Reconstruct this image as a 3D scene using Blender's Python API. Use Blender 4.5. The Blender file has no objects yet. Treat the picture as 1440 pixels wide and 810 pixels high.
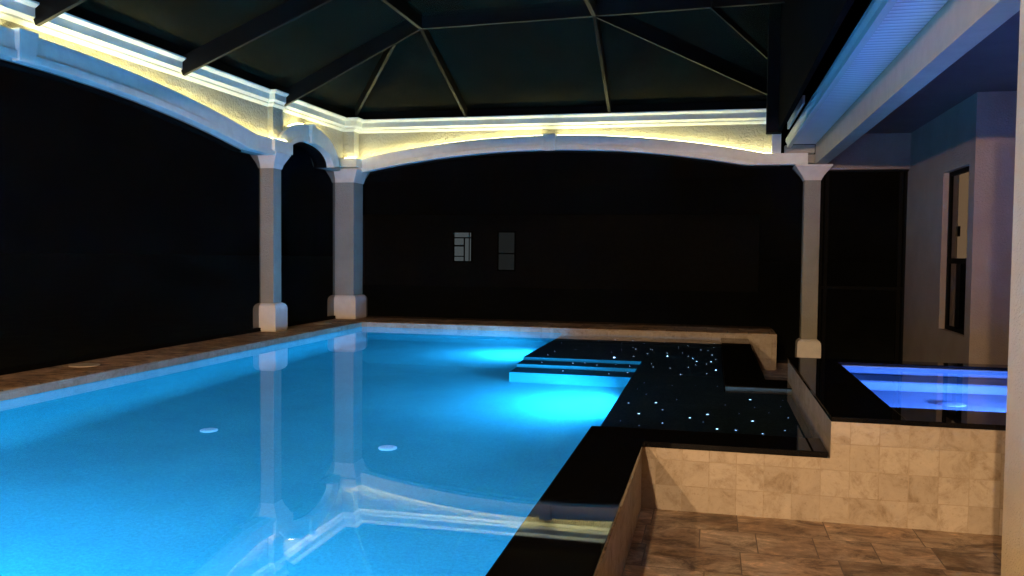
import bpy, bmesh, math, random
from mathutils import Vector
random.seed(7)
S = bpy.context.scene
COL = S.collection
R = math.radians

# ------------------------------------------------------------------ helpers
class MB:
    """collects solids and becomes ONE mesh object"""
    def __init__(s): s.v = []; s.f = []
    def poly(s, pts, flip=False):
        i = len(s.v); s.v += [tuple(p) for p in pts]
        ix = list(range(i, i + len(pts))); s.f.append(ix[::-1] if flip else ix); return s
    def box(s, x0, x1, y0, y1, z0, z1):
        i = len(s.v)
        s.v += [(x, y, z) for z in (z0, z1) for y in (y0, y1) for x in (x0, x1)]
        for q in ((0,2,3,1),(4,5,7,6),(0,1,5,4),(2,6,7,3),(0,4,6,2),(1,3,7,5)): s.f.append([i+k for k in q])
        return s
    def rings(s, rings, cap=True, closed=True):
        """loft through rings of equal point count"""
        i = len(s.v); n = len(rings[0])
        for r in rings: s.v += [tuple(p) for p in r]
        for a in range(len(rings) - 1):
            for k in range(n if closed else n - 1):
                k2 = (k + 1) % n
                s.f.append([i+a*n+k, i+a*n+k2, i+(a+1)*n+k2, i+(a+1)*n+k])
        if cap:
            s.f.append([i + k for k in range(n)][::-1])
            s.f.append([i + (len(rings)-1)*n + k for k in range(n)])
        return s
    def square_loft(s, cx, cy, prof, aspect=1.0):
        """prof: list of (half width, z)"""
        return s.rings([[(cx-h,cy-h*aspect,z),(cx+h,cy-h*aspect,z),(cx+h,cy+h*aspect,z),(cx-h,cy+h*aspect,z)] for h, z in prof])
    def lathe(s, cx, cy, prof, n=24):
        return s.rings([[(cx+r*math.cos(2*math.pi*k/n), cy+r*math.sin(2*math.pi*k/n), z) for k in range(n)] for r, z in prof])
    def beam(s, p, q, w, h, up=(0,0,1)):
        """rectangular bar from p to q: p,q are the middle of its LOWER face, h goes up"""
        p, q = Vector(p), Vector(q); d = (q-p).normalized()
        side = d.cross(Vector(up)).normalized(); n = side.cross(d).normalized()
        if n.z < 0: n = -n
        o = [side*(-w/2), side*(w/2), side*(w/2)+n*h, side*(-w/2)+n*h]
        return s.rings([[p+a for a in o], [q+a for a in o]])
    def ribbon(s, lo, hi, put, d0, d1):
        """closed solid between polylines lo and hi [(s,z)], from depth d0 to d1; put(s,d,z) -> xyz"""
        rings = [[put(a[0], d0, a[1]), put(a[0], d1, a[1]), put(b[0], d1, b[1]), put(b[0], d0, b[1])] for a, b in zip(lo, hi)]
        return s.rings(rings)
    def sweep(s, path, prof):
        """path: plan polyline, room on its right; prof: [(out, z)] closed loop"""
        n = len(path); dirs = []
        for a, b in zip(path, path[1:]):
            l = math.hypot(b[0]-a[0], b[1]-a[1]); dirs.append(((b[0]-a[0])/l, (b[1]-a[1])/l))
        rings = []
        for i, p in enumerate(path):
            n1 = dirs[max(i-1, 0)]; n2 = dirs[min(i, n-2)]
            a = (n1[1], -n1[0]); b = (n2[1], -n2[0])
            m = (a[0]+b[0], a[1]+b[1]); k = 2.0/(m[0]**2+m[1]**2)
            m = (m[0]*k, m[1]*k)
            rings.append([(p[0]+m[0]*d, p[1]+m[1]*d, z) for d, z in prof])
        return s.rings(rings)
    def build(s, name, mat, parent=None, bevel=0.0, smooth=False, seg=2, keep=False):
        me = bpy.data.meshes.new(name); me.from_pydata(s.v, [], s.f)
        if not keep:
            bm = bmesh.new(); bm.from_mesh(me); bmesh.ops.recalc_face_normals(bm, faces=bm.faces); bm.to_mesh(me); bm.free()
        o = bpy.data.objects.new(name, me); COL.objects.link(o)
        me.materials.append(mat)
        if parent:
            o.parent = parent
            off = Vector((0, 0, 0)); p = parent
            while p: off += p.location; p = p.parent
            me.transform(__import__('mathutils').Matrix.Translation(-off))
        if smooth:
            for p in me.polygons: p.use_smooth = True
        if bevel:
            b = o.modifiers.new('bevel', 'BEVEL'); b.width = bevel; b.segments = seg; b.limit_method = 'ANGLE'
            b.angle_limit = R(30)
        return o

def tag(o, label=None, cat=None, group=None, kind=None):
    if label: o['label'] = label
    if cat: o['category'] = cat
    if group: o['group'] = group
    if kind: o['kind'] = kind
    return o

def thing(name, loc, label, cat, group=None):
    o = bpy.data.objects.new(name, None); COL.objects.link(o); o.location = loc
    o.empty_display_size = 0.1
    return tag(o, label, cat, group, 'thing')

# ---------------------------------------------------------------- materials
def mat(name):
    m = bpy.data.materials.new(name); m.use_nodes = True
    nt = m.node_tree; nt.nodes.clear()
    out = nt.nodes.new('ShaderNodeOutputMaterial')
    return m, nt, out
def node(nt, t, **kw):
    n = nt.nodes.new(t)
    for k, v in kw.items():
        if k in n.inputs: n.inputs[k].default_value = v
        else: setattr(n, k, v)
    return n
def L(nt, a, ao, b, bi): nt.links.new(a.outputs[ao], b.inputs[bi])
def ramp(nt, stops):
    r = nt.nodes.new('ShaderNodeValToRGB'); e = r.color_ramp.elements
    while len(e) < len(stops): e.new(0.5)
    for el, (p, c) in zip(e, stops):
        el.position = p; el.color = (*c, 1) if len(c) == 3 else c
    return r
def mixc(nt, mode='MIX', fac=0.5):
    n = nt.nodes.new('ShaderNodeMix'); n.data_type = 'RGBA'; n.blend_type = mode; n.inputs[0].default_value = fac
    return n   # inputs 0 fac, 6 A, 7 B ; output 2
def pos(nt): return nt.nodes.new('ShaderNodeNewGeometry')

def plain(name, col, rough=0.6, metal=0.0, vary=0.12, scale=6.0, bump=0.0, bscale=200, spec=0.5):
    m, nt, out = mat(name); g = pos(nt)
    b = node(nt, 'ShaderNodeBsdfPrincipled', Roughness=rough, Metallic=metal)
    b.inputs['Specular IOR Level'].default_value = spec
    n = node(nt, 'ShaderNodeTexNoise', Scale=scale, Detail=5.0, Roughness=0.6)
    L(nt, g, 'Position', n, 'Vector')
    lo = tuple(c*(1-vary) for c in col); hi = tuple(min(1, c*(1+vary)) for c in col)
    r = ramp(nt, [(0.3, lo), (0.7, hi)]); L(nt, n, 'Fac', r, 'Fac'); L(nt, r, 'Color', b, 'Base Color')
    if bump:
        n2 = node(nt, 'ShaderNodeTexNoise', Scale=bscale, Detail=3.0); L(nt, g, 'Position', n2, 'Vector')
        bp = node(nt, 'ShaderNodeBump', Strength=1.0, Distance=bump); L(nt, n2, 'Fac', bp, 'Height'); L(nt, bp, 'Normal', b, 'Normal')
    L(nt, b, 'BSDF', out, 'Surface')
    return m

def stucco(name, col, bump=0.004, scale=38, vary=0.1):
    """hand-trowelled knock-down stucco"""
    m, nt, out = mat(name); g = pos(nt)
    b = node(nt, 'ShaderNodeBsdfPrincipled', Roughness=0.85)
    b.inputs['Specular IOR Level'].default_value = 0.2
    n = node(nt, 'ShaderNodeTexNoise', Scale=scale, Detail=4.0, Roughness=0.55, Distortion=0.6); L(nt, g, 'Position', n, 'Vector')
    n1 = node(nt, 'ShaderNodeTexNoise', Scale=2.2, Detail=6.0, Roughness=0.65); L(nt, g, 'Position', n1, 'Vector')
    r = ramp(nt, [(0.3, tuple(c*(1-vary) for c in col)), (0.7, tuple(c*(1+vary) for c in col))]); L(nt, n1, 'Fac', r, 'Fac')
    L(nt, r, 'Color', b, 'Base Color')
    r2 = ramp(nt, [(0.38, (0,0,0)), (0.6, (1,1,1))]); L(nt, n, 'Fac', r2, 'Fac')
    bp = node(nt, 'ShaderNodeBump', Strength=1.0, Distance=bump); L(nt, r2, 'Color', bp, 'Height'); L(nt, bp, 'Normal', b, 'Normal')
    L(nt, b, 'BSDF', out, 'Surface')
    return m

def wall_uv(nt, g):
    """(along, height, 0) on upright faces"""
    sp = nt.nodes.new('ShaderNodeSeparateXYZ'); L(nt, g, 'Position', sp, 0)
    sn = nt.nodes.new('ShaderNodeSeparateXYZ'); L(nt, g, 'True Normal', sn, 0)
    def m(op, a=None, b=None, av=0, bv=0):
        n = nt.nodes.new('ShaderNodeMath'); n.operation = op; n.inputs[0].default_value = av; n.inputs[1].default_value = bv
        if a: nt.links.new(a, n.inputs[0])
        if b: nt.links.new(b, n.inputs[1])
        return n.outputs[0]
    ax = m('ABSOLUTE', sn.outputs[0]); ay = m('ABSOLUTE', sn.outputs[1])
    u = m('ADD', m('MULTIPLY', sp.outputs[0], ay), m('MULTIPLY', sp.outputs[1], ax))
    az = m('ABSOLUTE', sn.outputs[2])
    v = m('ADD', sp.outputs[2], m('MULTIPLY', sp.outputs[1], az))
    c = nt.nodes.new('ShaderNodeCombineXYZ'); nt.links.new(u, c.inputs[0]); nt.links.new(v, c.inputs[1])
    return c

def travertine(name):
    m, nt, out = mat(name); g = pos(nt)
    b = node(nt, 'ShaderNodeBsdfPrincipled', Roughness=0.55); b.inputs['Specular IOR Level'].default_value = 0.3
    uv = wall_uv(nt, g)
    add = node(nt, 'ShaderNodeVectorMath', operation='ADD'); add.inputs[1].default_value = (20.0*0.163, 0.42+0.002 + 16*0.16, 0)
    L(nt, uv, 0, add, 0)
    br = node(nt, 'ShaderNodeTexBrick', offset=0.0, squash=1.0)
    for k, v in (('Scale', 1.0), ('Mortar Size', 0.0021), ('Mortar Smooth', 0.3), ('Brick Width', 0.163), ('Row Height', 0.16), ('Bias', 0.1)): br.inputs[k].default_value = v
    br.inputs['Color1'].default_value = (0.49, 0.42, 0.335, 1); br.inputs['Color2'].default_value = (0.39, 0.325, 0.25, 1)
    br.inputs['Mortar'].default_value = (0.40, 0.325, 0.235, 1)
    L(nt, add, 0, br, 'Vector')
    bw = node(nt, 'ShaderNodeTexBrick', offset=0.0, squash=1.0)
    for k in ('Scale','Mortar Size','Brick Width','Row Height'): bw.inputs[k].default_value = br.inputs[k].default_value
    bw.inputs['Color1'].default_value = (0,0,0,1); bw.inputs['Color2'].default_value = (1,1,1,1); L(nt, add, 0, bw, 'Vector')
    mw_ = node(nt, 'ShaderNodeMath', operation='MULTIPLY'); mw_.inputs[1].default_value = 53.0; L(nt, bw, 'Color', mw_, 0)
    n1 = node(nt, 'ShaderNodeTexNoise', noise_dimensions='4D', Scale=7.0, Detail=9.0, Roughness=0.78, Distortion=0.7); L(nt, g, 'Position', n1, 'Vector'); L(nt, mw_, 0, n1, 'W')
    r1 = ramp(nt, [(0.28, (0.42, 0.34, 0.25)), (0.40, (0.72, 0.66, 0.58)), (0.50, (0.97, 0.95, 0.92)), (0.72, (1.18, 1.15, 1.12))]); L(nt, n1, 'Fac', r1, 'Fac')
    mx = mixc(nt, 'MULTIPLY', 0.85); L(nt, br, 'Color', mx, 6); L(nt, r1, 'Color', mx, 7)
    n2 = node(nt, 'ShaderNodeTexNoise', Scale=45.0, Detail=4.0, Roughness=0.7); L(nt, g, 'Position', n2, 'Vector')
    r2 = ramp(nt, [(0.30, (0.62, 0.55, 0.46)), (0.42, (1, 1, 1))]); L(nt, n2, 'Fac', r2, 'Fac')
    mx2 = mixc(nt, 'MULTIPLY', 0.55); L(nt, mx, 2, mx2, 6); L(nt, r2, 'Color', mx2, 7)
    L(nt, mx2, 2, b, 'Base Color')
    bp = node(nt, 'ShaderNodeBump', Strength=0.6, Distance=0.003, invert=True); L(nt, br, 'Fac', bp, 'Height')
    bp2 = node(nt, 'ShaderNodeBump', Strength=0.5, Distance=0.003); L(nt, n2, 'Fac', bp2, 'Height'); L(nt, bp, 'Normal', bp2, 'Normal')
    L(nt, bp2, 'Normal', b, 'Normal'); L(nt, b, 'BSDF', out, 'Surface')
    return m

def pavers(name, w, h, c1, c2, c3, rough=0.45, mortar=(0.03, 0.02, 0.014)):
    m, nt, out = mat(name); g = pos(nt)
    b = node(nt, 'ShaderNodeBsdfPrincipled', Roughness=rough); b.inputs['Specular IOR Level'].default_value = 0.35
    br = node(nt, 'ShaderNodeTexBrick', offset=0.37, offset_frequency=2, squash=0.62, squash_frequency=3)
    for k, v in (('Scale', 1.0), ('Mortar Size', 0.0035), ('Mortar Smooth', 0.4), ('Brick Width', w), ('Row Height', h), ('Bias', 0.0)): br.inputs[k].default_value = v
    br.inputs['Color1'].default_value = (*c1, 1); br.inputs['Color2'].default_value = (*c2, 1); br.inputs['Mortar'].default_value = (*mortar, 1)
    add = node(nt, 'ShaderNodeVectorMath', operation='ADD'); add.inputs[1].default_value = (12.33, 11.62, 0)
    L(nt, g, 'Position', add, 0); L(nt, add, 0, br, 'Vector')
    mp = node(nt, 'ShaderNodeMapping'); mp.inputs['Scale'].default_value = (2.4, 4.2, 2.0); L(nt, g, 'Position', mp, 'Vector')
    bw = node(nt, 'ShaderNodeTexBrick', offset=0.37, offset_frequency=2, squash=0.62, squash_frequency=3)
    for k in ('Scale','Mortar Size','Brick Width','Row Height'): bw.inputs[k].default_value = br.inputs[k].default_value
    bw.inputs['Color1'].default_value = (0,0,0,1); bw.inputs['Color2'].default_value = (1,1,1,1); L(nt, add, 0, bw, 'Vector')
    mw_ = node(nt, 'ShaderNodeMath', operation='MULTIPLY'); mw_.inputs[1].default_value = 41.0; L(nt, bw, 'Color', mw_, 0)
    n = node(nt, 'ShaderNodeTexNoise', noise_dimensions='4D', Scale=1.7, Detail=12.0, Roughness=0.78, Distortion=0.8); L(nt, mp, 0, n, 'Vector'); L(nt, mw_, 0, n, 'W')
    r = ramp(nt, [(0.33, (0.10, 0.08, 0.065)), (0.43, (0.52, 0.46, 0.42)), (0.50, (1.0, 0.93, 0.86)), (0.57, (1.3, 1.25, 1.2)), (0.66, (2.3, 2.1, 1.8))]); L(nt, n, 'Fac', r, 'Fac')
    mx = mixc(nt, 'MULTIPLY', 1.0); L(nt, br, 'Color', mx, 6); L(nt, r, 'Color', mx, 7)
    n3 = node(nt, 'ShaderNodeTexNoise', Scale=3.1, Detail=6.0, Roughness=0.6); L(nt, g, 'Position', n3, 'Vector')
    r3 = ramp(nt, [(0.42, (0, 0, 0)), (0.68, (1, 1, 1))]); L(nt, n3, 'Fac', r3, 'Fac')
    mx3 = mixc(nt, 'MIX', 0.0); L(nt, r3, 'Color', mx3, 0); L(nt, mx, 2, mx3, 6)
    mul = mixc(nt, 'MULTIPLY', 1.0); mul.inputs[6].default_value = (*c3, 1); L(nt, r, 'Color', mul, 7)
    L(nt, mul, 2, mx3, 7)
    mo = mixc(nt, 'MIX', 0.0); L(nt, br, 'Fac', mo, 0); L(nt, mx3, 2, mo, 6); mo.inputs[7].default_value = (*mortar, 1)
    L(nt, mo, 2, b, 'Base Color')
    rr = ramp(nt, [(0.3, (rough-0.12,)*3), (0.7, (rough+0.2,)*3)]); L(nt, n, 'Fac', rr, 'Fac'); L(nt, rr, 'Color', b, 'Roughness')
    bp = node(nt, 'ShaderNodeBump', Strength=0.7, Distance=0.004, invert=True); L(nt, br, 'Fac', bp, 'Height')
    bp2 = node(nt, 'ShaderNodeBump', Strength=0.6, Distance=0.008); L(nt, n, 'Fac', bp2, 'Height'); L(nt, bp, 'Normal', bp2, 'Normal')
    L(nt, bp2, 'Normal', b, 'Normal'); L(nt, b, 'BSDF', out, 'Surface')
    return m

def plaster(name, col, grain=0.2):
    """exposed-aggregate pool plaster"""
    m, nt, out = mat(name); g = pos(nt)
    b = node(nt, 'ShaderNodeBsdfPrincipled', Roughness=0.9); b.inputs['Specular IOR Level'].default_value = 0.1
    n = node(nt, 'ShaderNodeTexNoise', Scale=48.0, Detail=4.0, Roughness=0.8); L(nt, g, 'Position', n, 'Vector')
    n1 = node(nt, 'ShaderNodeTexNoise', Scale=1.3, Detail=6.0, Roughness=0.6); L(nt, g, 'Position', n1, 'Vector')
    r = ramp(nt, [(0.33, tuple(c*(1-grain) for c in col)), (0.66, tuple(min(1, c*(1+grain)) for c in col))]); L(nt, n, 'Fac', r, 'Fac')
    r1 = ramp(nt, [(0.35, (0.86,)*3), (0.65, (1.04,)*3)]); L(nt, n1, 'Fac', r1, 'Fac')
    mx = mixc(nt, 'MULTIPLY', 1.0); L(nt, r, 'Color', mx, 6); L(nt, r1, 'Color', mx, 7); L(nt, mx, 2, b, 'Base Color')
    bp = node(nt, 'ShaderNodeBump', Strength=0.5, Distance=0.004); L(nt, n, 'Fac', bp, 'Height'); L(nt, bp, 'Normal', b, 'Normal')
    L(nt, b, 'BSDF', out, 'Surface')
    return m

def granite(name):
    m, nt, out = mat(name); g = pos(nt)
    b = node(nt, 'ShaderNodeBsdfPrincipled', Roughness=0.03); b.inputs['IOR'].default_value = 1.45; b.inputs['Specular IOR Level'].default_value = 0.2
    n = node(nt, 'ShaderNodeTexNoise', Scale=160.0, Detail=2.0, Roughness=0.8); L(nt, g, 'Position', n, 'Vector')
    r = ramp(nt, [(0.5, (0.0035, 0.0035, 0.004)), (0.72, (0.012, 0.012, 0.013)), (0.8, (0.05, 0.05, 0.055))]); L(nt, n, 'Fac', r, 'Fac'); L(nt, r, 'Color', b, 'Base Color')
    n2 = node(nt, 'ShaderNodeTexNoise', Scale=5.0, Detail=3.0); L(nt, g, 'Position', n2, 'Vector')
    r2 = ramp(nt, [(0.35, (0.008,)*3), (0.7, (0.035,)*3)]); L(nt, n2, 'Fac', r2, 'Fac'); L(nt, r2, 'Color', b, 'Roughness')
    L(nt, b, 'BSDF', out, 'Surface')
    return m

def water(name, dist, tint=(1, 1, 1), scat=0.0):
    m, nt, out = mat(name); g = pos(nt)
    gl = node(nt, 'ShaderNodeBsdfGlass', Roughness=0.0, IOR=1.333, Color=(*tint, 1))
    n = node(nt, 'ShaderNodeTexNoise', Scale=1.5, Detail=3.0, Roughness=0.5, Distortion=0.4); L(nt, g, 'Position', n, 'Vector')
    bp = node(nt, 'ShaderNodeBump', Strength=1.0, Distance=dist); L(nt, n, 'Fac', bp, 'Height'); L(nt, bp, 'Normal', gl, 'Normal')
    L(nt, gl, 0, out, 'Surface')
    if scat:
        vs = node(nt, 'ShaderNodeVolumeScatter', Color=(0.30, 0.85, 1.0, 1), Density=scat, Anisotropy=0.35); L(nt, vs, 0, out, 'Volume')
    return m

def emit(name, col, s):
    m, nt, out = mat(name); e = node(nt, 'ShaderNodeEmission', Strength=s, Color=(*col, 1)); L(nt, e, 0, out, 'Surface'); return m

def mesh_screen(name, col, see=0.45):
    """woven insect mesh: part thread, part hole"""
    m, nt, out = mat(name); g = pos(nt)
    d = node(nt, 'ShaderNodeBsdfDiffuse', Roughness=0.5)
    n = node(nt, 'ShaderNodeTexNoise', Scale=1.5, Detail=5.0); L(nt, g, 'Position', n, 'Vector')
    r = ramp(nt, [(0.3, tuple(c*0.7 for c in col)), (0.7, tuple(c*1.3 for c in col))]); L(nt, n, 'Fac', r, 'Fac'); L(nt, r, 'Color', d, 'Color')
    t = node(nt, 'ShaderNodeBsdfTransparent'); mx = node(nt, 'ShaderNodeMixShader'); mx.inputs[0].default_value = see
    L(nt, d, 0, mx, 1); L(nt, t, 0, mx, 2); L(nt, mx, 0, out, 'Surface')
    return m

def ribbed(name, col):
    """white vinyl soffit, ribs across the board"""
    m, nt, out = mat(name); g = pos(nt)
    b = node(nt, 'ShaderNodeBsdfPrincipled', Roughness=0.5); b.inputs['Base Color'].default_value = (*col, 1)
    w = node(nt, 'ShaderNodeTexWave', wave_type='BANDS', bands_direction='Y', wave_profile='TRI'); w.inputs['Scale'].default_value = 0.314/0.085
    L(nt, g, 'Position', w, 'Vector')
    r = ramp(nt, [(0.0, tuple(c*0.45 for c in col)), (0.35, col)]); L(nt, w, 'Fac', r, 'Fac'); L(nt, r, 'Color', b, 'Base Color')
    bp = node(nt, 'ShaderNodeBump', Strength=1.0, Distance=0.008); L(nt, w, 'Fac', bp, 'Height'); L(nt, bp, 'Normal', b, 'Normal')
    L(nt, b, 'BSDF', out, 'Surface'); return m

M = dict(
    frieze=stucco('cream_stucco', (0.45, 0.43, 0.355), 0.006, 30),
    trim=plain('white_trim_paint', (0.84, 0.86, 0.78), 0.6, vary=0.06, scale=9, bump=0.0015, bscale=60),
    white=plain('white_cast_stone', (0.80, 0.76, 0.68), 0.65, vary=0.06, scale=8, bump=0.0015, bscale=80),
    shaft=stucco('taupe_stucco', (0.33, 0.315, 0.255), 0.003, 60),
    housewall=stucco('house_stucco', (0.285, 0.235, 0.205), 0.003, 55),
    pillar=stucco('tan_stucco', (0.64, 0.54, 0.38), 0.002, 70),
    stone=travertine('travertine_tile'),
    floor=pavers('brown_slate_pavers', 0.50, 0.34, (0.54, 0.385, 0.255), (0.165, 0.108, 0.068), (0.56, 0.46, 0.34), 0.55, (0.20, 0.145, 0.10)),
    deck=pavers('deck_slate_pavers', 0.46, 0.38, (0.46, 0.30, 0.18), (0.27, 0.17, 0.10), (0.50, 0.36, 0.24), 0.7),
    plaster=plaster('pool_plaster', (0.065, 0.44, 0.50)),
    spaplaster=plaster('spa_plaster', (0.17, 0.27, 0.33), 0.08),
    shelf=plaster('dark_pebble_plaster', (0.022, 0.045, 0.055), 0.5),
    granite=granite('black_granite'),
    water=water('pool_water_surface', 0.00005, scat=0.07), spawater=water('spa_water_surface', 0.0005),
    bronze=plain('dark_bronze_aluminium', (0.004, 0.004, 0.0038), 0.7, vary=0.2, scale=12, spec=0.05),
    roofbronze=plain('roof_bronze_aluminium', (0.005, 0.0047, 0.004), 0.45, vary=0.2, scale=12, spec=0.12),
    mesh=mesh_screen('insect_mesh', (0.0060, 0.0062, 0.0055), 0.42),
    roofmesh=mesh_screen('roof_mesh', (0.032, 0.029, 0.015), 0.35),
    riser=plain('brown_riser_panel', (0.004, 0.0032, 0.0025), 0.9, vary=0.3, scale=3, spec=0.03),
    gutter=plain('white_gutter_paint', (0.62, 0.66, 0.62), 0.4, vary=0.05),
    soffit=ribbed('ribbed_vinyl_soffit', (0.82, 0.82, 0.82)),
    ceiling=stucco('ceiling_stucco', (0.15, 0.11, 0.10), 0.002, 60),
    lid=plain('pale_plastic', (0.62, 0.52, 0.40), 0.5, vary=0.08, scale=20),
    drain=plain('white_plastic', (0.9, 0.92, 0.95), 0.5, vary=0.04, scale=20),
    spadrain=plain('grey_plastic', (0.26, 0.36, 0.44), 0.5, vary=0.06, scale=20),
    steel=plain('brushed_steel', (0.5, 0.5, 0.5), 0.3, metal=1.0, vary=0.1),
    grass=plain('night_lawn', (0.03, 0.045, 0.018), 0.95, vary=0.4, scale=3, bump=0.02, bscale=60),
    led=emit('led_strip_glow', (1.0, 0.89, 0.40), 50.0),
    star=[None, emit('fibre_star_dim', (0.36, 0.62, 1.0), 13.0), emit('fibre_star_mid', (0.32, 0.60, 1.0), 28.0), emit('fibre_star_bright', (0.28, 0.55, 1.0), 60.0)],
    starnear=[None, emit('fibre_star_near_dim', (0.22, 0.45, 1.0), 2.4), emit('fibre_star_near_mid', (0.26, 0.52, 1.0), 4.0), emit('fibre_star_near_bright', (0.30, 0.60, 1.0), 7.0)],
    lens=emit('pool_lamp_lens', (0.25, 0.75, 1.0), 6.0),
    spalens=emit('spa_lamp_lens', (0.3, 0.5, 1.0), 8.0),
    canlens=emit('ceiling_lamp_lens', (1.0, 0.75, 0.45), 12.0),
)
STARS = [(-1.98, 11.38, -0.3, 1), (-1.7, 11.41, -0.3, 1), (-1.57, 11.08, -0.3, 1), (-1.68, 10.7, -0.3, 1), (-1.53, 11.8, -0.3, 1), (-1.32, 11.97, -0.3, 1), (-1.19, 11.61, -0.3, 1), (-1.07, 11.95, -0.3, 1), (-0.89, 11.68, -0.3, 1), (-0.99, 11.12, -0.3, 1), (-0.94, 10.94, -0.3, 1), (-0.75, 10.97, -0.3, 1), (-0.73, 10.92, -0.3, 1), (-0.76, 10.51, -0.3, 1), (-1.2, 10.5, -0.3, 1), (-1.11, 10.8, -0.3, 1), (-1.34, 10.3, -0.3, 1), (-1.11, 10.0, -0.3, 3), (-0.9, 10.21, -0.3, 1), (-1.9, 9.99, -0.3, 1), (-1.89, 10.38, -0.3, 1), (-1.9, 9.61, -0.55, 1), (-1.54, 9.63, -0.55, 1), (-1.6, 9.3, -0.8, 1), (-1.26, 9.57, -0.55, 1), (-1.05, 9.65, -0.55, 1), (-0.89, 9.58, -0.55, 1), (-0.89, 9.36, -0.8, 1), (-1.08, 9.21, -0.8, 1), (-1.41, 9.69, -0.55, 1), (-0.53, 10.63, -0.3, 1), (-0.51, 10.33, -0.3, 3), (-0.31, 11.58, -0.3, 1), (-0.36, 11.63, -0.3, 1), (-0.35, 10.71, -0.3, 1), (-0.27, 10.36, -0.3, 1), (-0.21, 10.18, -0.3, 2), (-0.16, 9.92, -0.3, 2), (-0.17, 9.64, -0.3, 1), (-0.24, 9.39, -0.3, 1), (-0.05, 9.72, -0.3, 1), (0.0, 9.95, -0.3, 2), (0.05, 10.17, -0.3, 1), (0.01, 10.59, -0.3, 1), (-0.04, 11.05, -0.3, 1), (0.03, 11.45, -0.3, 1), (0.04, 11.92, -0.3, 1), (0.05, 9.26, -0.3, 2), (-0.04, 8.97, -0.3, 1), (-0.43, 9.27, -0.3, 1), (-0.3, 8.83, -0.3, 1), (-0.65, 9.6, -0.3, 1), (-0.61, 9.32, -0.3, 1), (-0.35, 8.09, -0.3, 1), (-0.14, 8.14, -0.3, 1), (0.06, 8.16, -0.3, 1), (-0.65, 7.8, -0.3, 1), (-0.55, 7.54, -0.3, 1), (-0.62, 8.18, -0.3, 1), (-0.66, 7.07, -0.3, 2), (-0.44, 7.15, -0.3, 3), (-0.37, 6.85, -0.3, 2), (-0.54, 6.64, -0.3, 3), (-0.65, 6.33, -0.3, 1), (-0.34, 6.33, -0.3, 2), (-0.15, 6.58, -0.3, 3), (-0.02, 6.75, -0.3, 3), (0.33, 7.51, -0.3, 3), (0.35, 7.15, -0.3, 1), (0.56, 7.24, -0.3, 1), (0.58, 6.78, -0.3, 2), (0.31, 6.58, -0.3, 3), (0.05, 6.23, -0.3, 3), (0.18, 6.22, -0.3, 2), (0.36, 6.15, -0.3, 2), (-1.55, 10.52, -0.3, 1), (-1.37, 10.77, -0.3, 1), (-0.63, 11.9, -0.3, 1), (-0.42, 11.31, -0.3, 1), (-0.13, 11.11, -0.3, 1), (0.22,6.85,-0.3,1), (0.45,6.95,-0.3,1), (0.52,6.3,-0.3,2), (-0.28,7.35,-0.3,1), (0.12,7.2,-0.3,1), (-0.05,6.45,-0.3,1), (0.6,7.55,-0.3,1), (-0.5,6.2,-0.3,1)]
POOLLAMPS = [(-2.156,11.05,-0.98,-1,0,170),(-0.776,8.05,-0.97,-1,0,200),(-1.9,0.906,-0.62,0,1,480),(-4.1,0.906,-0.62,0,1,490)]
SPAPOWER = 450
WARM = 2000
# ---------------------------------------------------------------- camera
cam = bpy.data.cameras.new('camera'); co = bpy.data.objects.new('camera', cam); COL.objects.link(co)
a, p, ro = R(13.2374), R(2.3747), R(0.56)
fw = Vector((-math.sin(a)*math.cos(p), math.cos(a)*math.cos(p), -math.sin(p)))
rt = Vector((math.cos(a), math.sin(a), 0)); up = rt.cross(fw)
r2 = rt*math.cos(ro) + up*math.sin(ro); u2 = -rt*math.sin(ro) + up*math.cos(ro)
from mathutils import Matrix
mw = Matrix((( r2.x, u2.x, -fw.x, 0), (r2.y, u2.y, -fw.y, 0), (r2.z, u2.z, -fw.z, 1.18), (0, 0, 0, 1)))
co.matrix_world = mw
cam.sensor_width = 36.0; cam.lens = 36.0*1200/1440; cam.clip_end = 500; cam.clip_start = 0.05
S.camera = co

# ---------------------------------------------------------------- setting
g = MB(); hx0,hx1,hy0,hy1 = -5.6,3.2,0.7,12.6                      # one sheet with the excavation for pool and spa left open
for q in ([(-200,-150),(200,-150),(hx1,hy0),(hx0,hy0)],[(200,-150),(200,250),(hx1,hy1),(hx1,hy0)],[(200,250),(-200,250),(hx0,hy1),(hx1,hy1)],[(-200,250),(-200,-150),(hx0,hy0),(hx0,hy1)]):
    g.poly([(x,y,-0.5) for x,y in q])
tag(g.build('ground', M['grass']), kind='structure')
g = MB()
for x0,x1,y0,y1 in ((-6.6,6.0,-6.0,0.6),(-0.41,6.0,0.6,5.37),(0.49,6.0,8.2,13.6),(3.0,6.0,5.37,8.2)): g.box(x0,x1,y0,y1,-0.6,-0.42)
tag(g.build('patio_floor', M['floor']), kind='structure')
g = MB(); g.box(-6.25,-5.32,0.6,13.6,-0.45,0.08); g.box(-5.32,0.865,12.37,13.6,-0.45,0.082)
tag(g.build('pool_deck', M['deck'], bevel=0.008), kind='structure')
g = MB()
for x0,x1,y0,y1 in ((-5.3,-0.77,0.9,12.35),(-0.77,0.70,5.74,7.87),(-0.77,0.13,7.87,12.35)): g.poly([(x0,y0,0),(x1,y0,0),(x1,y1,0),(x0,y1,0)])
wo = tag(g.build('pool_water', M['water'], keep=True), kind='structure')
sw = tag(MB().poly([(1.12,5.82,0.185),(2.75,5.82,0.185),(2.75,8.18,0.185),(1.12,8.18,0.185)]).build('spa_water', M['spawater'], keep=True), kind='structure')

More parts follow.
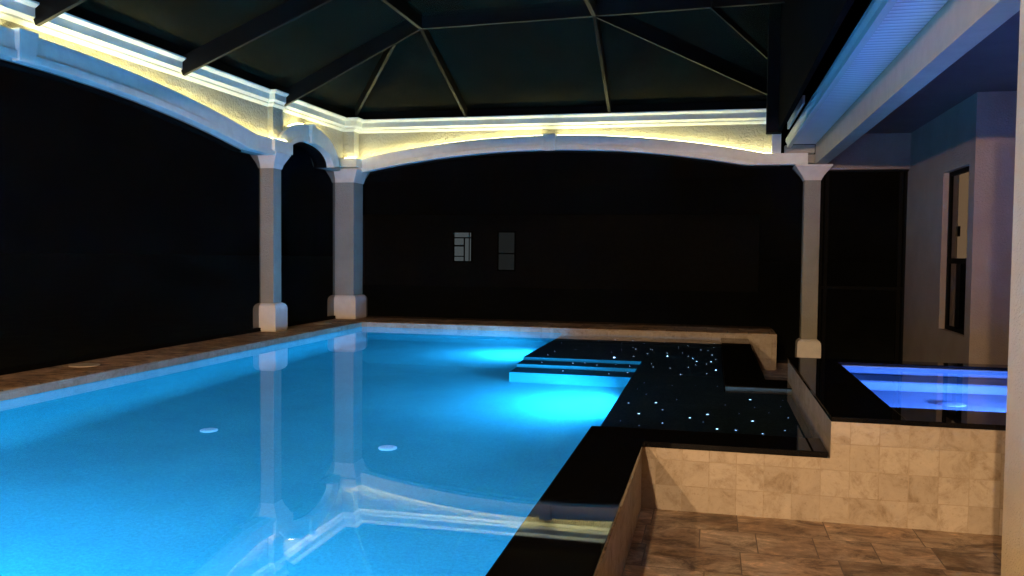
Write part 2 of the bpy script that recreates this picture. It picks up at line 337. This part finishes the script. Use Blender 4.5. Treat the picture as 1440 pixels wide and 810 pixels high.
# ---------------------------------------------------------------- swimming pool
pool = thing('swimming_pool', (-3.0,6.6,-1.4), 'long swimming pool full of glowing blue water between arches and low stone wall', 'swimming pool')
FZ = -1.4
b = MB()
CR = 0.32                                                        # rounded cove where wall meets floor
b.poly([(-5.3+CR,0.9,FZ),(-0.77,0.9,FZ),(-0.77,12.35-CR,FZ),(-5.3+CR,12.35-CR,FZ)])
cove = [(0.0,0.003)]+[(CR-CR*math.cos(q),FZ+CR-CR*math.sin(q)) for q in [math.pi/2*i/12 for i in range(13)]]
b.rings([[(-5.3+d,0.9,z) for d,z in cove],[(-5.3+d,12.35-d,z) for d,z in cove],[(-2.15,12.35-d,z) for d,z in cove]],cap=False,closed=False)
b.poly([(-5.3,0.9,FZ),(-0.77,0.9,FZ),(-0.77,0.9,0.0),(-5.3,0.9,0.0)])
b.poly([(-0.77,0.9,FZ),(-0.77,5.74,FZ),(-0.77,5.74,-0.03),(-0.77,0.9,-0.03)])
b.poly([(-0.77,5.74,FZ),(-0.77,9.75,FZ),(-0.77,9.75,-0.312),(-0.77,5.74,-0.312)])
b.poly([(-2.15,9.75,FZ),(-2.15,12.35,FZ),(-2.15,12.35,-0.312),(-2.15,9.75,-0.312)])
b.poly([(-2.15,9.75,FZ),(-0.77,9.75,FZ),(-0.77,9.75,-0.312),(-2.15,9.75,-0.312)])
b.build('basin', M['plaster'], pool)
sh = MB()
for x0,x1,y0,y1 in ((-0.77,0.69,5.74,7.87),(-0.77,0.12,7.87,9.75),(-2.15,0.12,9.75,12.35)): sh.poly([(x0,y0,-0.3),(x1,y0,-0.3),(x1,y1,-0.3),(x0,y1,-0.3)])
pth = [(-0.77,5.74),(-0.77,9.75),(-2.15,9.75),(-2.15,12.35)]
for (ax,ay),(bx,by) in zip(pth,pth[1:]): sh.poly([(ax,ay,-0.312),(bx,by,-0.312),(bx,by,-0.3),(ax,ay,-0.3)])
shelf = sh.build('tanning_shelf', M['shelf'], pool); shelf['label'] = 'black submerged sun shelf sprinkled with tiny blue lights'
for x,y,z,k in STARS:
    r = (0, 0.0035, 0.005, 0.0065)[k]*(1.3 if y < 8.2 else 1.4)*random.uniform(0.8,1.2)
    o = MB().lathe(x,y,[(r,z-0.002),(r*0.95,z+r*0.7),(r*0.5,z+r*1.2)],8).build('star_light', (M['starnear'] if y < 8.2 else M['star'])[k], shelf)
for y0,y1,z1 in ((9.42,9.748,-0.55),(9.05,9.418,-0.80)):
    s = MB().box(-2.15,-0.772,y0,y1,FZ,z1-0.012).build('step', M['plaster'], pool)
    MB().box(-2.15,-0.772,y0-0.004,y1,z1-0.012,z1).build('tread', M['shelf'] if z1 > -1 else M['plaster'], s)
def drain(x,y):
    d = MB().lathe(x,y,[(0.072,FZ-0.01),(0.072,FZ+0.015),(0.06,FZ+0.026),(0.02,FZ+0.03)],28).build('drain_cover', M['drain'], pool)
for x,y in ((-4.01,6.21),(-2.43,6.17)): drain(x,y)
dw = MB(); dw.box(-5.32,-5.297,0.9,12.35,0.0035,0.074); dw.box(-5.32,0.5,12.352,12.372,-0.42,0.076)
dw.box(0.5,0.87,12.352,12.372,-0.42,0.076); dw.box(0.862,0.884,12.372,13.5,-0.42,0.076)
dw.build('deck_facing', M['stone'], pool)
def lamp_area(name, loc, target, size, power, col, parent=None, spread=R(180), shape='DISK'):
    l = bpy.data.lights.new(name, 'AREA'); l.shape = shape; l.size = size; l.energy = power; l.color = col; l.spread = spread
    o = bpy.data.objects.new(name, l); COL.objects.link(o)
    o.location = loc; d = Vector(target)-Vector(loc); o.rotation_euler = d.to_track_quat('-Z','Y').to_euler()
    return o
BLUE = (0.05, 0.42, 1.0)
for (x,y,z,dx,dy,pw) in POOLLAMPS:
    n = Vector((dx,dy,0)); s = Vector((-dy,dx,0)); c = Vector((x,y,z))
    def disc(r,off,k=24): return [c+n*off+s*(r*math.cos(2*math.pi*i/k))+Vector((0,0,1))*(r*math.sin(2*math.pi*i/k)) for i in range(k)]
    pl = MB().rings([disc(0.13,0.0),disc(0.13,0.02),disc(0.10,0.035),disc(0.095,0.02)],cap=False).build('pool_light', M['steel'], pool)
    MB().rings([disc(0.096,0.012),disc(0.07,0.028),disc(0.02,0.032)]).build('lens', M['lens'], pl)
    l = lamp_area('pool_lamp', c+n*0.06, c+n*1.0+Vector((0,0,-0.18)), 0.18, pw, BLUE, spread=R(165))

# ---------------------------------------------------------------- low walls with granite coping
pw = thing('low_stone_wall', (-0.2,5.4,-0.42), 'low travertine tiled pool wall with wet black granite top stepping around the pool corner', 'wall')
w = MB()
w.box(-0.78,-0.412,0.6,5.4,-0.6,-0.03); w.box(-0.78,0.705,5.366,5.74,-0.6,-0.032)
w.build('stone_cladding', M['stone'], pw)
w = MB()
w.box(-0.785,-0.402,0.6,5.356,-0.03,0.008); w.box(-0.785,0.69,5.356,5.745,-0.03,0.008)
w.build('granite_coping', M['granite'], pw, bevel=0.004)

pw = thing('low_stone_wall', (0.31,10.1,-0.42), 'narrow black granite topped ledge wall running between the dark sun shelf and sunken walkway', 'wall')
w = MB(); w.box(0.135,0.703,7.872,8.34,-0.6,-0.032); w.box(0.132,0.492,8.34,12.35,-0.6,-0.034); w.build('stone_cladding', M['stone'], pw)
w = MB(); w.box(0.125,0.70,7.865,8.35,-0.03,0.008); w.box(0.125,0.502,8.35,12.35,-0.03,0.008); w.build('granite_coping', M['granite'], pw, bevel=0.004)

# ---------------------------------------------------------------- spa
spa = thing('spa', (1.9,6.9,-0.42), 'raised square spa glowing violet blue inside travertine walls with black granite rim', 'hot tub')
w = MB()
X0,X1,Y0,Y1 = 0.705,3.05,5.366,8.40
w.box(X0,1.10,Y0,Y1,-0.6,0.19); w.box(1.10,X1,Y0,5.80,-0.6,0.188); w.box(1.10,X1,8.20,Y1-0.002,-0.6,0.189); w.box(2.77,X1-0.002,5.80,8.20,-0.6,0.187)
w.build('stone_cladding', M['stone'], spa)
w = MB()
w.box(0.702,1.12,5.362,8.41,0.19,0.22); w.box(1.12,3.06,5.362,5.82,0.19,0.22); w.box(1.12,3.06,8.18,8.41,0.19,0.22); w.box(2.75,3.06,5.82,8.18,0.19,0.22)
w.build('granite_coping', M['granite'], spa, bevel=0.004)
SF = -0.75
w = MB()
for q in ([(1.12,5.82),(2.75,5.82)],[(2.75,5.82),(2.75,8.18)],[(2.75,8.18),(1.12,8.18)],[(1.12,8.18),(1.12,5.82)]):
    (ax,ay),(bx,by) = q; w.poly([(ax,ay,SF),(bx,by,SF),(bx,by,0.192),(ax,ay,0.192)])
w.poly([(1.12,5.82,SF),(2.75,5.82,SF),(2.75,8.18,SF),(1.12,8.18,SF)])
w.build('basin', M['spaplaster'], spa)
MB().box(1.122,2.748,7.72,8.178,SF,-0.27).build('bench', M['spaplaster'], spa, bevel=0.09, seg=6)
c = Vector((2.742,6.3,-0.42))
def disc(r,off,k=24): return [c+Vector((-off,0,0))+Vector((0,r*math.cos(2*math.pi*i/k),r*math.sin(2*math.pi*i/k))) for i in range(k)]
sl = MB().rings([disc(0.10,0.0),disc(0.10,0.015),disc(0.075,0.028),disc(0.07,0.015)],cap=False).build('spa_light', M['steel'], spa)
MB().rings([disc(0.071,0.01),disc(0.05,0.02),disc(0.02,0.024)]).build('lens', M['spalens'], sl)
SPAL = lamp_area('spa_lamp', (2.68,6.3,-0.44), (1.5,6.6,-0.30), 0.12, SPAPOWER, (0.10,0.23,1.0))
SPAL.data.cycles.is_caustics_light = True
sw.cycles.is_caustics_caster = True
d = MB().lathe(1.84,7.25,[(0.10,SF),(0.10,SF+0.02),(0.07,SF+0.03),(0.03,SF+0.034)],24).build('drain_cover', M['spadrain'], spa)

# ---------------------------------------------------------------- arcades
XF, YF = -5.85, 13.10
TW = 0.20
def putL(s, d, z): return (XF + d, s, z)            # left wall: s = y, room towards +x
def putB(s, d, z): return (s, YF - d, z)            # back wall: s = x, room towards -y
PROF = [(-0.05,3.10),(0.0,3.10),(0.035,3.135),(0.035,3.152),(0.068,3.185),(0.068,3.262),(0.115,3.292),(0.115,3.308),(-0.05,3.308)]
TOPZ = 3.29
def lin(a,b,n): return [a+(b-a)*i/(n-1) for i in range(n)]
def led(mb, pts, put):
    """thin strip lying on the ledge, against the stucco"""
    lo = [(s,z+0.002) for s,z in pts]; hi = [(s,z+0.007) for s,z in pts]
    mb.ribbon(lo, hi, put, 0.066, 0.080)

def arcade(t, put, ss, zi, ze, inner, outer, keyc, path, ledpts, ends):
    MB().ribbon([(s,zi(s)+0.006) for s in ss], [(s,TOPZ) for s in ss], put, -TW, 0.0).build('wall_panel', M['frieze'], t)
    MB().ribbon(inner, outer, put, 0.001, 0.125).build('arch_trim', M['trim'], t, bevel=0.006)
    MB().ribbon([(a[0]*.0+a[0], a[1]) for a in inner], [(a[0]+(b[0]-a[0])*0.3, a[1]+(b[1]-a[1])*0.3) for a,b in zip(inner,outer)], put, 0.125, 0.142).build('trim_fillet', M['trim'], t, bevel=0.004)
    ks, kb, kt, kw = keyc
    rings = []
    for z,hw,dd in ((kb-0.015,kw*0.82,0.16),(kb+(kt-kb)*0.5,kw*0.92,0.172),(kt+0.012,kw,0.185)):
        rings.append([put(ks-hw,0.08,z),put(ks+hw,0.08,z),put(ks+hw,dd,z),put(ks-hw,dd,z)])
    MB().rings(rings).build('keystone', M['trim'], t, bevel=0.005)
    MB().sweep(path, PROF).build('cornice', M['trim'], t)
    mb = MB()
    for q in ledpts: led(mb, q, put)
    mb.build('light_strip', M['led'], t)

# left long arch, y 1.9 .. 10.48, crown at 6.17
CL, KL = 6.17, 0.0236
ziL = lambda s: max(2.50, 2.760-KL*(s-CL)**2) if abs(s-CL)<4.0 else 2.50
def ziLf(s): return max(2.45, 2.765-KL*(s-CL)**2)
def zeLf(s): return max(2.665, 3.005-KL*(s-CL)**2)
t1 = thing('arched_wall', (XF,6.17,2.46), 'long left arcade wall with wide shallow arch lit by a yellow cornice strip', 'arcade')
ss = lin(0.6,10.47,60)
arcade(t1, putL, ss, ziLf, zeLf, [(s,ziLf(s)) for s in ss], [(s,zeLf(s)) for s in ss], (CL,2.765,3.005,0.105),
       [(XF,0.6),(XF,10.46)], [[(s,zeLf(s)) for s in lin(0.6,CL-0.12,30)], [(s,zeLf(s)) for s in lin(CL+0.12,10.45,34)]], None)
# small arch, y 10.48 .. 12.85, crown at 11.5
t2 = thing('arched_wall', (XF,11.5,2.46), 'short arcade wall with small round arch between the slim column and corner pillar', 'arcade')
CS = 11.47
th = lin(math.pi,0,31)
inner = [(CS+0.73*math.cos(q), 2.46+0.29*math.sin(q)) for q in th]
outer = [(CS+0.97*math.cos(q), 2.50+0.50*math.sin(q)) for q in th]
def ziS(s): return 2.46+0.29*math.sqrt(max(0,1-((s-CS)/0.73)**2)) if abs(s-CS)<0.73 else 2.46
ss = lin(10.47,12.95,70)
arcade(t2, putL, ss, ziS, None, inner, outer, (CS,2.745,3.00,0.05),
       [(XF,10.46),(XF+0.08,10.46),(XF+0.08,10.73),(XF,10.73),(XF,12.86)], [[o for o in outer if o[1]>2.90 and o[0]<CS-0.09],[o for o in outer if o[0]>CS+0.09 and o[1]>2.70]], None)
pil = MB(); pil.box(XF-0.05,XF+0.08,10.46,10.73,2.66,3.12); pil.build('pilaster', M['frieze'], t2)
pil = MB(); pil.box(XF-0.02,XF+0.165,10.36,10.86,2.50,2.665); pil.build('impost_block', M['trim'], t2, bevel=0.005)
mb = MB(); mb.box(XF+0.115,XF+0.13,10.44,10.75,2.667,2.674); mb.box(XF+0.0,XF+0.115,10.405,10.42,2.667,2.674); mb.box(XF+0.0,XF+0.115,10.77,10.785,2.667,2.674)
mb.build('light_strip', M['led'], t2)
# back arch, x -5.85 .. 1.5, crown at -2.48
CB, KB = -2.48, 0.0325
ziB = lambda s: 2.765-KB*(s-CB)**2 if s < 0.42 else 2.49
def ziBf(s): return max(2.49 if s > CB else 2.45, 2.765-KB*(s-CB)**2)
def zeBf(s): return max(2.655, 2.99-KB*(s-CB)**2)
t3 = thing('arched_wall', (CB,YF,2.46), 'far arcade wall with wide shallow arch and glowing yellow cornice across the pool end', 'arcade')
ss = lin(-5.72,1.30,60)
MB().ribbon([(s,2.52) for s in (0.93,1.42)], [(s,2.645) for s in (0.93,1.42)], putB, -TW, 0.0).ribbon([(s,2.66) for s in (0.985,1.395)], [(s,2.775) for s in (0.985,1.395)], putB, -0.1, 0.075).build('lintel', M['frieze'], t3)
ssw = lin(-5.85,0.93,56)
arcade(t3, putB, ssw, ziBf, zeBf, [(s,ziBf(s)) for s in ss], [(s,zeBf(s)) for s in ss], (CB,2.765,2.99,0.10),
       [(XF,12.86),(-5.66,12.86),(-5.66,YF),(0.93,YF)], [[(s,zeBf(s)) for s in lin(-5.63,CB-0.11,30)],[(s,zeBf(s)) for s in lin(CB+0.11,0.80,30)]], None)
pil = MB(); pil.box(XF-0.05,-5.66,12.86,13.05,2.66,3.12); pil.build('pilaster', M['frieze'], t3)
pil = MB(); pil.box(XF-0.02,-5.57,12.75,13.05,2.52,2.665); pil.build('impost_block', M['trim'], t3, bevel=0.005)
pil = MB(); pil.box(0.80,0.925,12.985,13.09,2.66,3.30); pil.build('end_pilaster', M['trim'], t3)
mb = MB(); mb.box(XF+0.06,-5.615,12.80,12.815,2.667,2.674); mb.box(-5.63,-5.615,12.815,13.0,2.667,2.674); mb.build('light_strip', M['led'], t3)

# ---------------------------------------------------------------- columns
def column(x, y, z0, hs, hb, hc, label, zt=2.47):
    t = thing('column', (x,y,z0), label, 'column', 'columns carrying the arcades')
    MB().square_loft(x,y,[(hb-0.012,z0),(hb,z0+0.02),(hb,z0+0.30),(hb-0.006,z0+0.335),(hb-0.022,z0+0.362),(hb-0.046,z0+0.378),(hs+0.004,z0+0.382)]).build('base', M['white'], t)
    MB().square_loft(x,y,[(hs,z0+0.37),(hs,zt-0.20)]).build('shaft', M['shaft'], t, bevel=0.008)
    d = hc-hs
    MB().square_loft(x,y,[(hs+0.006,zt-0.215),(hs+0.012,zt-0.20),(hs+d*0.25,zt-0.155),(hs+d*0.6,zt-0.09),(hs+d*0.92,zt-0.03),(hc,zt-0.022),(hc,zt)]).build('capital', M['white'], t, bevel=0.003)
column(-5.89,10.60,0.08,0.108,0.168,0.205,'slim square column on the left deck with white base, standing free of the corner',2.50)
column(-5.84,13.03,0.08,0.185,0.245,0.275,'thick square corner pillar with white block base and flared capital',2.50)
column(1.375,13.12,-0.42,0.112,0.165,0.255,'slim square column behind the spa beside the dark screen door',2.48)

# ---------------------------------------------------------------- screens
def screen(label, put, s0, s1, z0, zt, posts, rails, hs=None, lining=None, group='dark insect screens'):
    t = thing('insect_screen', put((s0+s1)/2, -0.12, z0), label, 'screen', group)
    ss = lin(s0,s1,40)
    m = MB()
    for a,b in zip(ss,ss[1:]): m.poly([put(a,-0.12,z0),put(b,-0.12,z0),put(b,-0.12,zt(b)-0.002),put(a,-0.12,zt(a)-0.002)])
    m.build('mesh', M['mesh'], t)
    f = MB()
    hh = lin(*(hs or (s0,s1)),40)
    if lining: f.ribbon(lining[0], lining[1], put, -0.17, 0.03)
    else: f.ribbon([(s,zt(s)-0.022) for s in hh],[(s,zt(s)) for s in hh],put,-0.15,-0.03)
    f.build('header', M['bronze'], t)
    for p_ in posts: MB().ribbon([(p_-0.025,z0),(p_+0.025,z0)],[(p_-0.025,zt(p_)-0.02),(p_+0.025,zt(p_)-0.02)],put,-0.15,-0.09).build('post', M['bronze'], t)
    for r_ in rails: MB().ribbon([(s0,r_),(s1,r_)],[(s0,r_+0.05),(s1,r_+0.05)],put,-0.148,-0.092).build('rail', M['bronze'], t)
    return t
screen('dark mesh screen filling the long left arch above the stone deck', putL, 0.6,10.48, 0.08, ziLf, [], [0.082], (0.6,9.85))
screen('narrow dark mesh screen under the small round arch', putL, 10.72,12.82, 0.08, ziS, [], [0.082], None, ([(CS+0.70*math.cos(q),2.455+0.262*math.sin(q)) for q in th],[(CS+0.728*math.cos(q),2.46+0.288*math.sin(q)) for q in th]))
screen('wide dark mesh screen under the far arch at the pool end', putB, -5.62,1.27, -0.42, ziBf, [], [], (-5.5,0.9))
sd = screen('dark screen door beside the slim column behind the spa', putB, 1.50,2.70, -0.42, lambda s:2.41, [1.525,1.60,2.60,2.675], [-0.40,0.69], group='dark insect screens')

# ---------------------------------------------------------------- screened roof
roof = thing('screen_roof', (-3.65,10.35,3.3), 'dark screened mansard roof on bronze beams over the pool', 'roof')
PX, PY, PZ = -3.65, 10.35, 3.99
AX = -1.45
EZ = 3.30
H = 0.20
lr = [10.55, 8.50, 6.38, 4.25, 2.12]
def rb(p,q,w=0.042,h=H,name='rafter'): return MB().beam(p,q,w,h).build(name, M['roofbronze'], roof)
for y in lr[1:]: rb((-5.78,y,3.115),(PX,y,PZ))
rb((-5.78,10.73,3.13),(PX,PY,PZ))
rb((-3.83,13.0,EZ),(PX,PY,PZ),0.04,0.14); rb((-1.57,13.0,EZ),(AX,PY,PZ+0.04),0.04,0.14)
rb((-5.64,12.90,3.36),(-4.03,10.42,3.83),0.04,0.14)
rb((AX,PY,PZ+0.04),(0.72,12.5,3.40),0.035,H,'hip_beam'); rb((-0.08,10.3,4.04),(0.66,11.6,3.69),0.018,0.08,'hip_beam')
rb((PX,PY,PZ),(0.80,PY,PZ+0.085),0.05,H,'purlin')
rb((PX,PY,PZ),(PX,0.2,PZ),0.05,H,'purlin'); rb((AX,PY-0.03,PZ+0.04),(AX,0.2,PZ+0.04),0.05,H,'purlin')
for y in lr[1:]: rb((PX,y,PZ),(0.80,y,PZ+0.08),0.05,H,'purlin')
e = MB(); e.box(-6.02,-5.83,0.4,13.28,3.312,3.44); e.box(-5.83,0.95,13.12,13.28,3.312,3.44)
e.build('eave_beam', M['bronze'], roof)
dz = 0.14
def P(x,y,z): return (x,y,z+dz)
A_,B_,Rr = (PX,PY,PZ),(AX,PY,PZ+0.04),(0.80,PY,PZ+0.085)
ys = [13.2]+lr+[0.4]
q = MB().poly([P(-5.9,13.2,EZ),P(-5.9,10.7,EZ),P(*A_)]); q.poly([P(-5.9,13.2,EZ),P(*A_),P(-3.83,13.2,EZ)]); q.build('mesh_panel', M['roofmesh'], roof)
for ya,yb in zip([10.7]+lr[1:], lr[1:]+[0.4]):
    ta = PY if ya>10 else ya
    MB().poly([P(-5.9,ya,EZ),P(-5.9,yb,EZ),P(PX,yb,PZ),P(PX,ta,PZ)]).build('mesh_panel', M['roofmesh'], roof)
MB().poly([P(-3.83,13.2,EZ),P(*A_),P(*B_),P(-1.57,13.2,EZ)]).build('mesh_panel', M['roofmesh'], roof)
MB().poly([P(-1.57,13.2,EZ),P(*B_),P(0.95,13.2,EZ)]).poly([P(0.95,13.2,EZ),P(*B_),P(*Rr)]).build('mesh_panel', M['roofmesh'], roof)
MB().poly([P(PX,PY,PZ),P(PX,0.4,PZ),P(AX,0.4,PZ+.04),P(AX,PY,PZ+.04)]).build('mesh_panel', M['roofmesh'], roof)
MB().poly([P(AX,PY,PZ+.04),P(AX,0.4,PZ+.04),P(0.8,0.4,PZ+.085),P(0.8,PY,PZ+.085)]).build('mesh_panel', M['roofmesh'], roof)
MB().box(0.61,0.79,11.0,11.16,2.685,4.45).build('hanging_post', M['bronze'], roof)
MB().box(0.745,0.79,0.4,11.0,2.70,4.45).build('riser_panel', M['riser'], roof)
MB().box(0.93,0.955,10.0,12.0,2.86,2.95).build('flashing', M['gutter'], roof)

# ---------------------------------------------------------------- house
house = thing('house', (3.0,6.0,-0.42), 'stucco house side with long beam, white gutter and covered patio behind the spa', 'house')
hw = MB()
hw.box(2.68,2.95,11.24,13.3,-0.45,2.92); hw.box(2.68,2.95,9.96,10.17,-0.45,2.92)
hw.box(2.68,2.95,10.17,11.24,-0.45,0.31); hw.box(2.68,2.95,10.17,11.24,2.19,2.92)
hw.box(2.95,7.0,9.962,10.2,-0.45,2.92)
hw.box(1.50,2.68,13.05,13.3,2.415,2.92)
hw.build('wall', M['housewall'], house)
MB().box(1.40,1.56,3.40,13.0,2.49,2.86).build('beam', plain('tan_beam_paint', (0.50,0.38,0.27), 0.6, vary=0.08, scale=5, bump=0.001, bscale=60), house, bevel=0.004)
MB().box(1.06,1.398,-0.6,12.98,2.78,2.80).build('soffit', M['soffit'], house)
g = MB(); g.rings([[(1.06,y,2.73),(1.06,y,2.86),(0.985,y,2.86),(0.985,y,2.82),(1.005,y,2.78),(1.005,y,2.73)] for y in (-0.6,12.97)])
g.build('gutter', M['gutter'], house, bevel=0.003)
MB().box(1.56,7.0,-0.6,13.3,2.92,3.0).build('ceiling', M['ceiling'], house)
rf = MB(); rf.poly([(0.98,-0.6,2.87),(0.98,13.3,2.87),(7.0,13.3,5.4),(7.0,-0.6,5.4)]); rf.build('roof', M['riser'], house)
hw = MB(); hw.box(-6.5,7.0,-7.2,-7.0,-0.45,2.9); hw.build('rear_wall', M['housewall'], house)
hw = MB(); hw.box(-6.5,7.0,-7.0,-0.6,2.66,2.9); hw.build('patio_ceiling', M['ceiling'], house)
win = MB()
for y0,y1,z0,z1 in ((10.17,10.215,0.31,2.19),(11.195,11.24,0.31,2.19),(10.215,11.195,0.31,0.355),(10.215,11.195,2.145,2.19),(10.215,11.195,1.10,1.165)): win.box(2.745,2.785,y0,y1,z0,z1)
wf = win.build('window', M['bronze'], house)
m_, nt, out = mat('window_glass'); gl = node(nt,'ShaderNodeBsdfGlossy',Roughness=0.02); tr = node(nt,'ShaderNodeBsdfTransparent'); fr = node(nt,'ShaderNodeFresnel',IOR=1.5); mx = node(nt,'ShaderNodeMixShader')
L(nt,fr,0,mx,0); L(nt,tr,0,mx,1); L(nt,gl,0,mx,2); L(nt,mx,0,out,'Surface')
MB().poly([(2.766,10.215,0.355),(2.766,10.215,1.10),(2.766,11.195,1.10),(2.766,11.195,0.355)]).poly([(2.766,10.215,1.165),(2.766,10.215,2.145),(2.766,11.195,2.145),(2.766,11.195,1.165)]).build('pane', m_, wf, keep=True)
MB().box(2.80,2.81,10.25,11.02,1.165,2.145).build('blind', emit('lit_blind', (1.0,0.62,0.34), 0.17), wf)
MB().box(2.787,2.799,10.9,11.06,1.42,1.54).build('latch', M['riser'], wf)
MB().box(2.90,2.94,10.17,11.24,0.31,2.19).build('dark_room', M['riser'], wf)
for x in (-2.5,-0.985):
    rl = MB().lathe(x,-4.0,[(0.10,2.66),(0.10,2.652),(0.075,2.652),(0.075,2.66)],24).build('recessed_light', M['white'], house)
    MB().lathe(x,-4.0,[(0.074,2.659),(0.074,2.656)],20).build('lens', M['canlens'], rl)
    l = bpy.data.lights.new('ceiling_lamp','SPOT'); l.energy = WARM*(0.9 if x<-2 else 1.1); l.color = (1.0,0.66,0.365); l.spot_size = R(179.8); l.spot_blend = 0.006; l.shadow_soft_size = 0.05
    o = bpy.data.objects.new('ceiling_lamp', l); COL.objects.link(o); o.location = (x,-4.0,2.62)
    o.rotation_euler = (R(1.3),0,0)

# stucco pillar carrying the beam, right edge of the view
pl = thing('stucco_pillar', (1.38,3.75,-0.42), 'plain tan stucco pillar close by at the right edge, beside the spa', 'pillar')
MB().box(1.148,1.62,3.25,3.75,-0.42,2.488).build('shaft', M['pillar'], pl, bevel=0.012)

# lids on the deck
for x,y,lab in ((-5.74,6.86,'round pale skimmer lid on the deck below the long left arch'),(-5.72,11.85,'round pale skimmer lid on the deck between slim column and corner pillar')):
    t = thing('skimmer_lid', (x,y,0.08), lab, 'lid', 'skimmer lids on the deck')
    MB().lathe(x,y,[(0.135,0.08),(0.135,0.085),(0.118,0.088)],28).build('rim', M['lid'], t)
    MB().lathe(x,y,[(0.112,0.08),(0.112,0.0865),(0.02,0.0875)],28).build('cover', M['lid'], t)

# ---------------------------------------------------------------- beyond the screens
nh = thing('neighbour_house', (-9,41,-0.5), 'dark neighbouring house with two dim windows seen through the far screen', 'house')
MB().box(-18,2,40.1,48,-0.5,3.0).build('wall', plain('neighbour_stucco', (0.10,0.09,0.08), 0.9), nh)
MB().rings([[(-18.6,39.5,3.0),(-18.6,48.6,3.0),(-18.6,44,5.0)],[(2.6,39.5,3.0),(2.6,48.6,3.0),(2.6,44,5.0)]]).build('roof', M['riser'], nh)
def nwin(x0,x1,z0,z1,s,bars,col):
    f = MB(); y=40.02
    f.box(x0-0.06,x0,y,40.1,z0-0.06,z1+0.06).box(x1,x1+0.06,y,40.1,z0-0.06,z1+0.06).box(x0,x1,y,40.1,z0-0.06,z0).box(x0,x1,y,40.1,z1,z1+0.06)
    for b in bars: f.box(*b)
    o = f.build('window', M['riser'], nh)
    MB().box(x0,x1,40.06,40.09,z0,z1).build('pane', emit('dim_window_glow', col, s), o)
nwin(-12.33,-11.49,0.75,2.13,0.16,[(-12.33,-11.49,40.02,40.06,1.85,1.91),(-12.33,-11.8,40.02,40.06,1.45,1.53),(-12.33,-11.8,40.02,40.06,0.95,1.0),(-11.86,-11.8,40.02,40.06,0.75,1.88),(-11.6,-11.56,40.02,40.06,0.75,2.13)],(0.75,0.9,0.95))
nwin(-10.1,-9.32,0.35,2.14,0.028,[(-10.1,-9.32,40.02,40.06,1.10,1.16)],(0.8,0.9,0.9))

# ---------------------------------------------------------------- night sky
W = bpy.data.worlds.new('World'); S.world = W; W.use_nodes = True
nt = W.node_tree; nt.nodes.clear()
sk = nt.nodes.new('ShaderNodeTexSky'); sk.sky_type = 'NISHITA'; sk.sun_disc = False; sk.sun_elevation = R(-4); sk.sun_rotation = R(200)
bg = nt.nodes.new('ShaderNodeBackground'); bg.inputs[1].default_value = 0.002
ow = nt.nodes.new('ShaderNodeOutputWorld'); nt.links.new(sk.outputs[0],bg.inputs[0]); nt.links.new(bg.outputs[0],ow.inputs[0])

# ---------------------------------------------------------------- render
S.view_settings.view_transform = 'Standard'; S.view_settings.look = 'None'; S.view_settings.gamma = 1; S.view_settings.use_curve_mapping = False
S.view_settings.exposure = 0.0
S.render.engine = 'CYCLES'
c = S.cycles
c.use_denoising = True; c.max_bounces = 12; c.transmission_bounces = 10; c.glossy_bounces = 6; c.diffuse_bounces = 5; c.transparent_max_bounces = 16
c.sample_clamp_indirect = 40.0; c.caustics_refractive = True; c.caustics_reflective = False; c.blur_glossy = 0.3

for o in S.objects:
    if o.parent is house and o.name.split('.')[0] in ('soffit','beam','ceiling','gutter','wall'): o.cycles.is_caustics_receiver = True
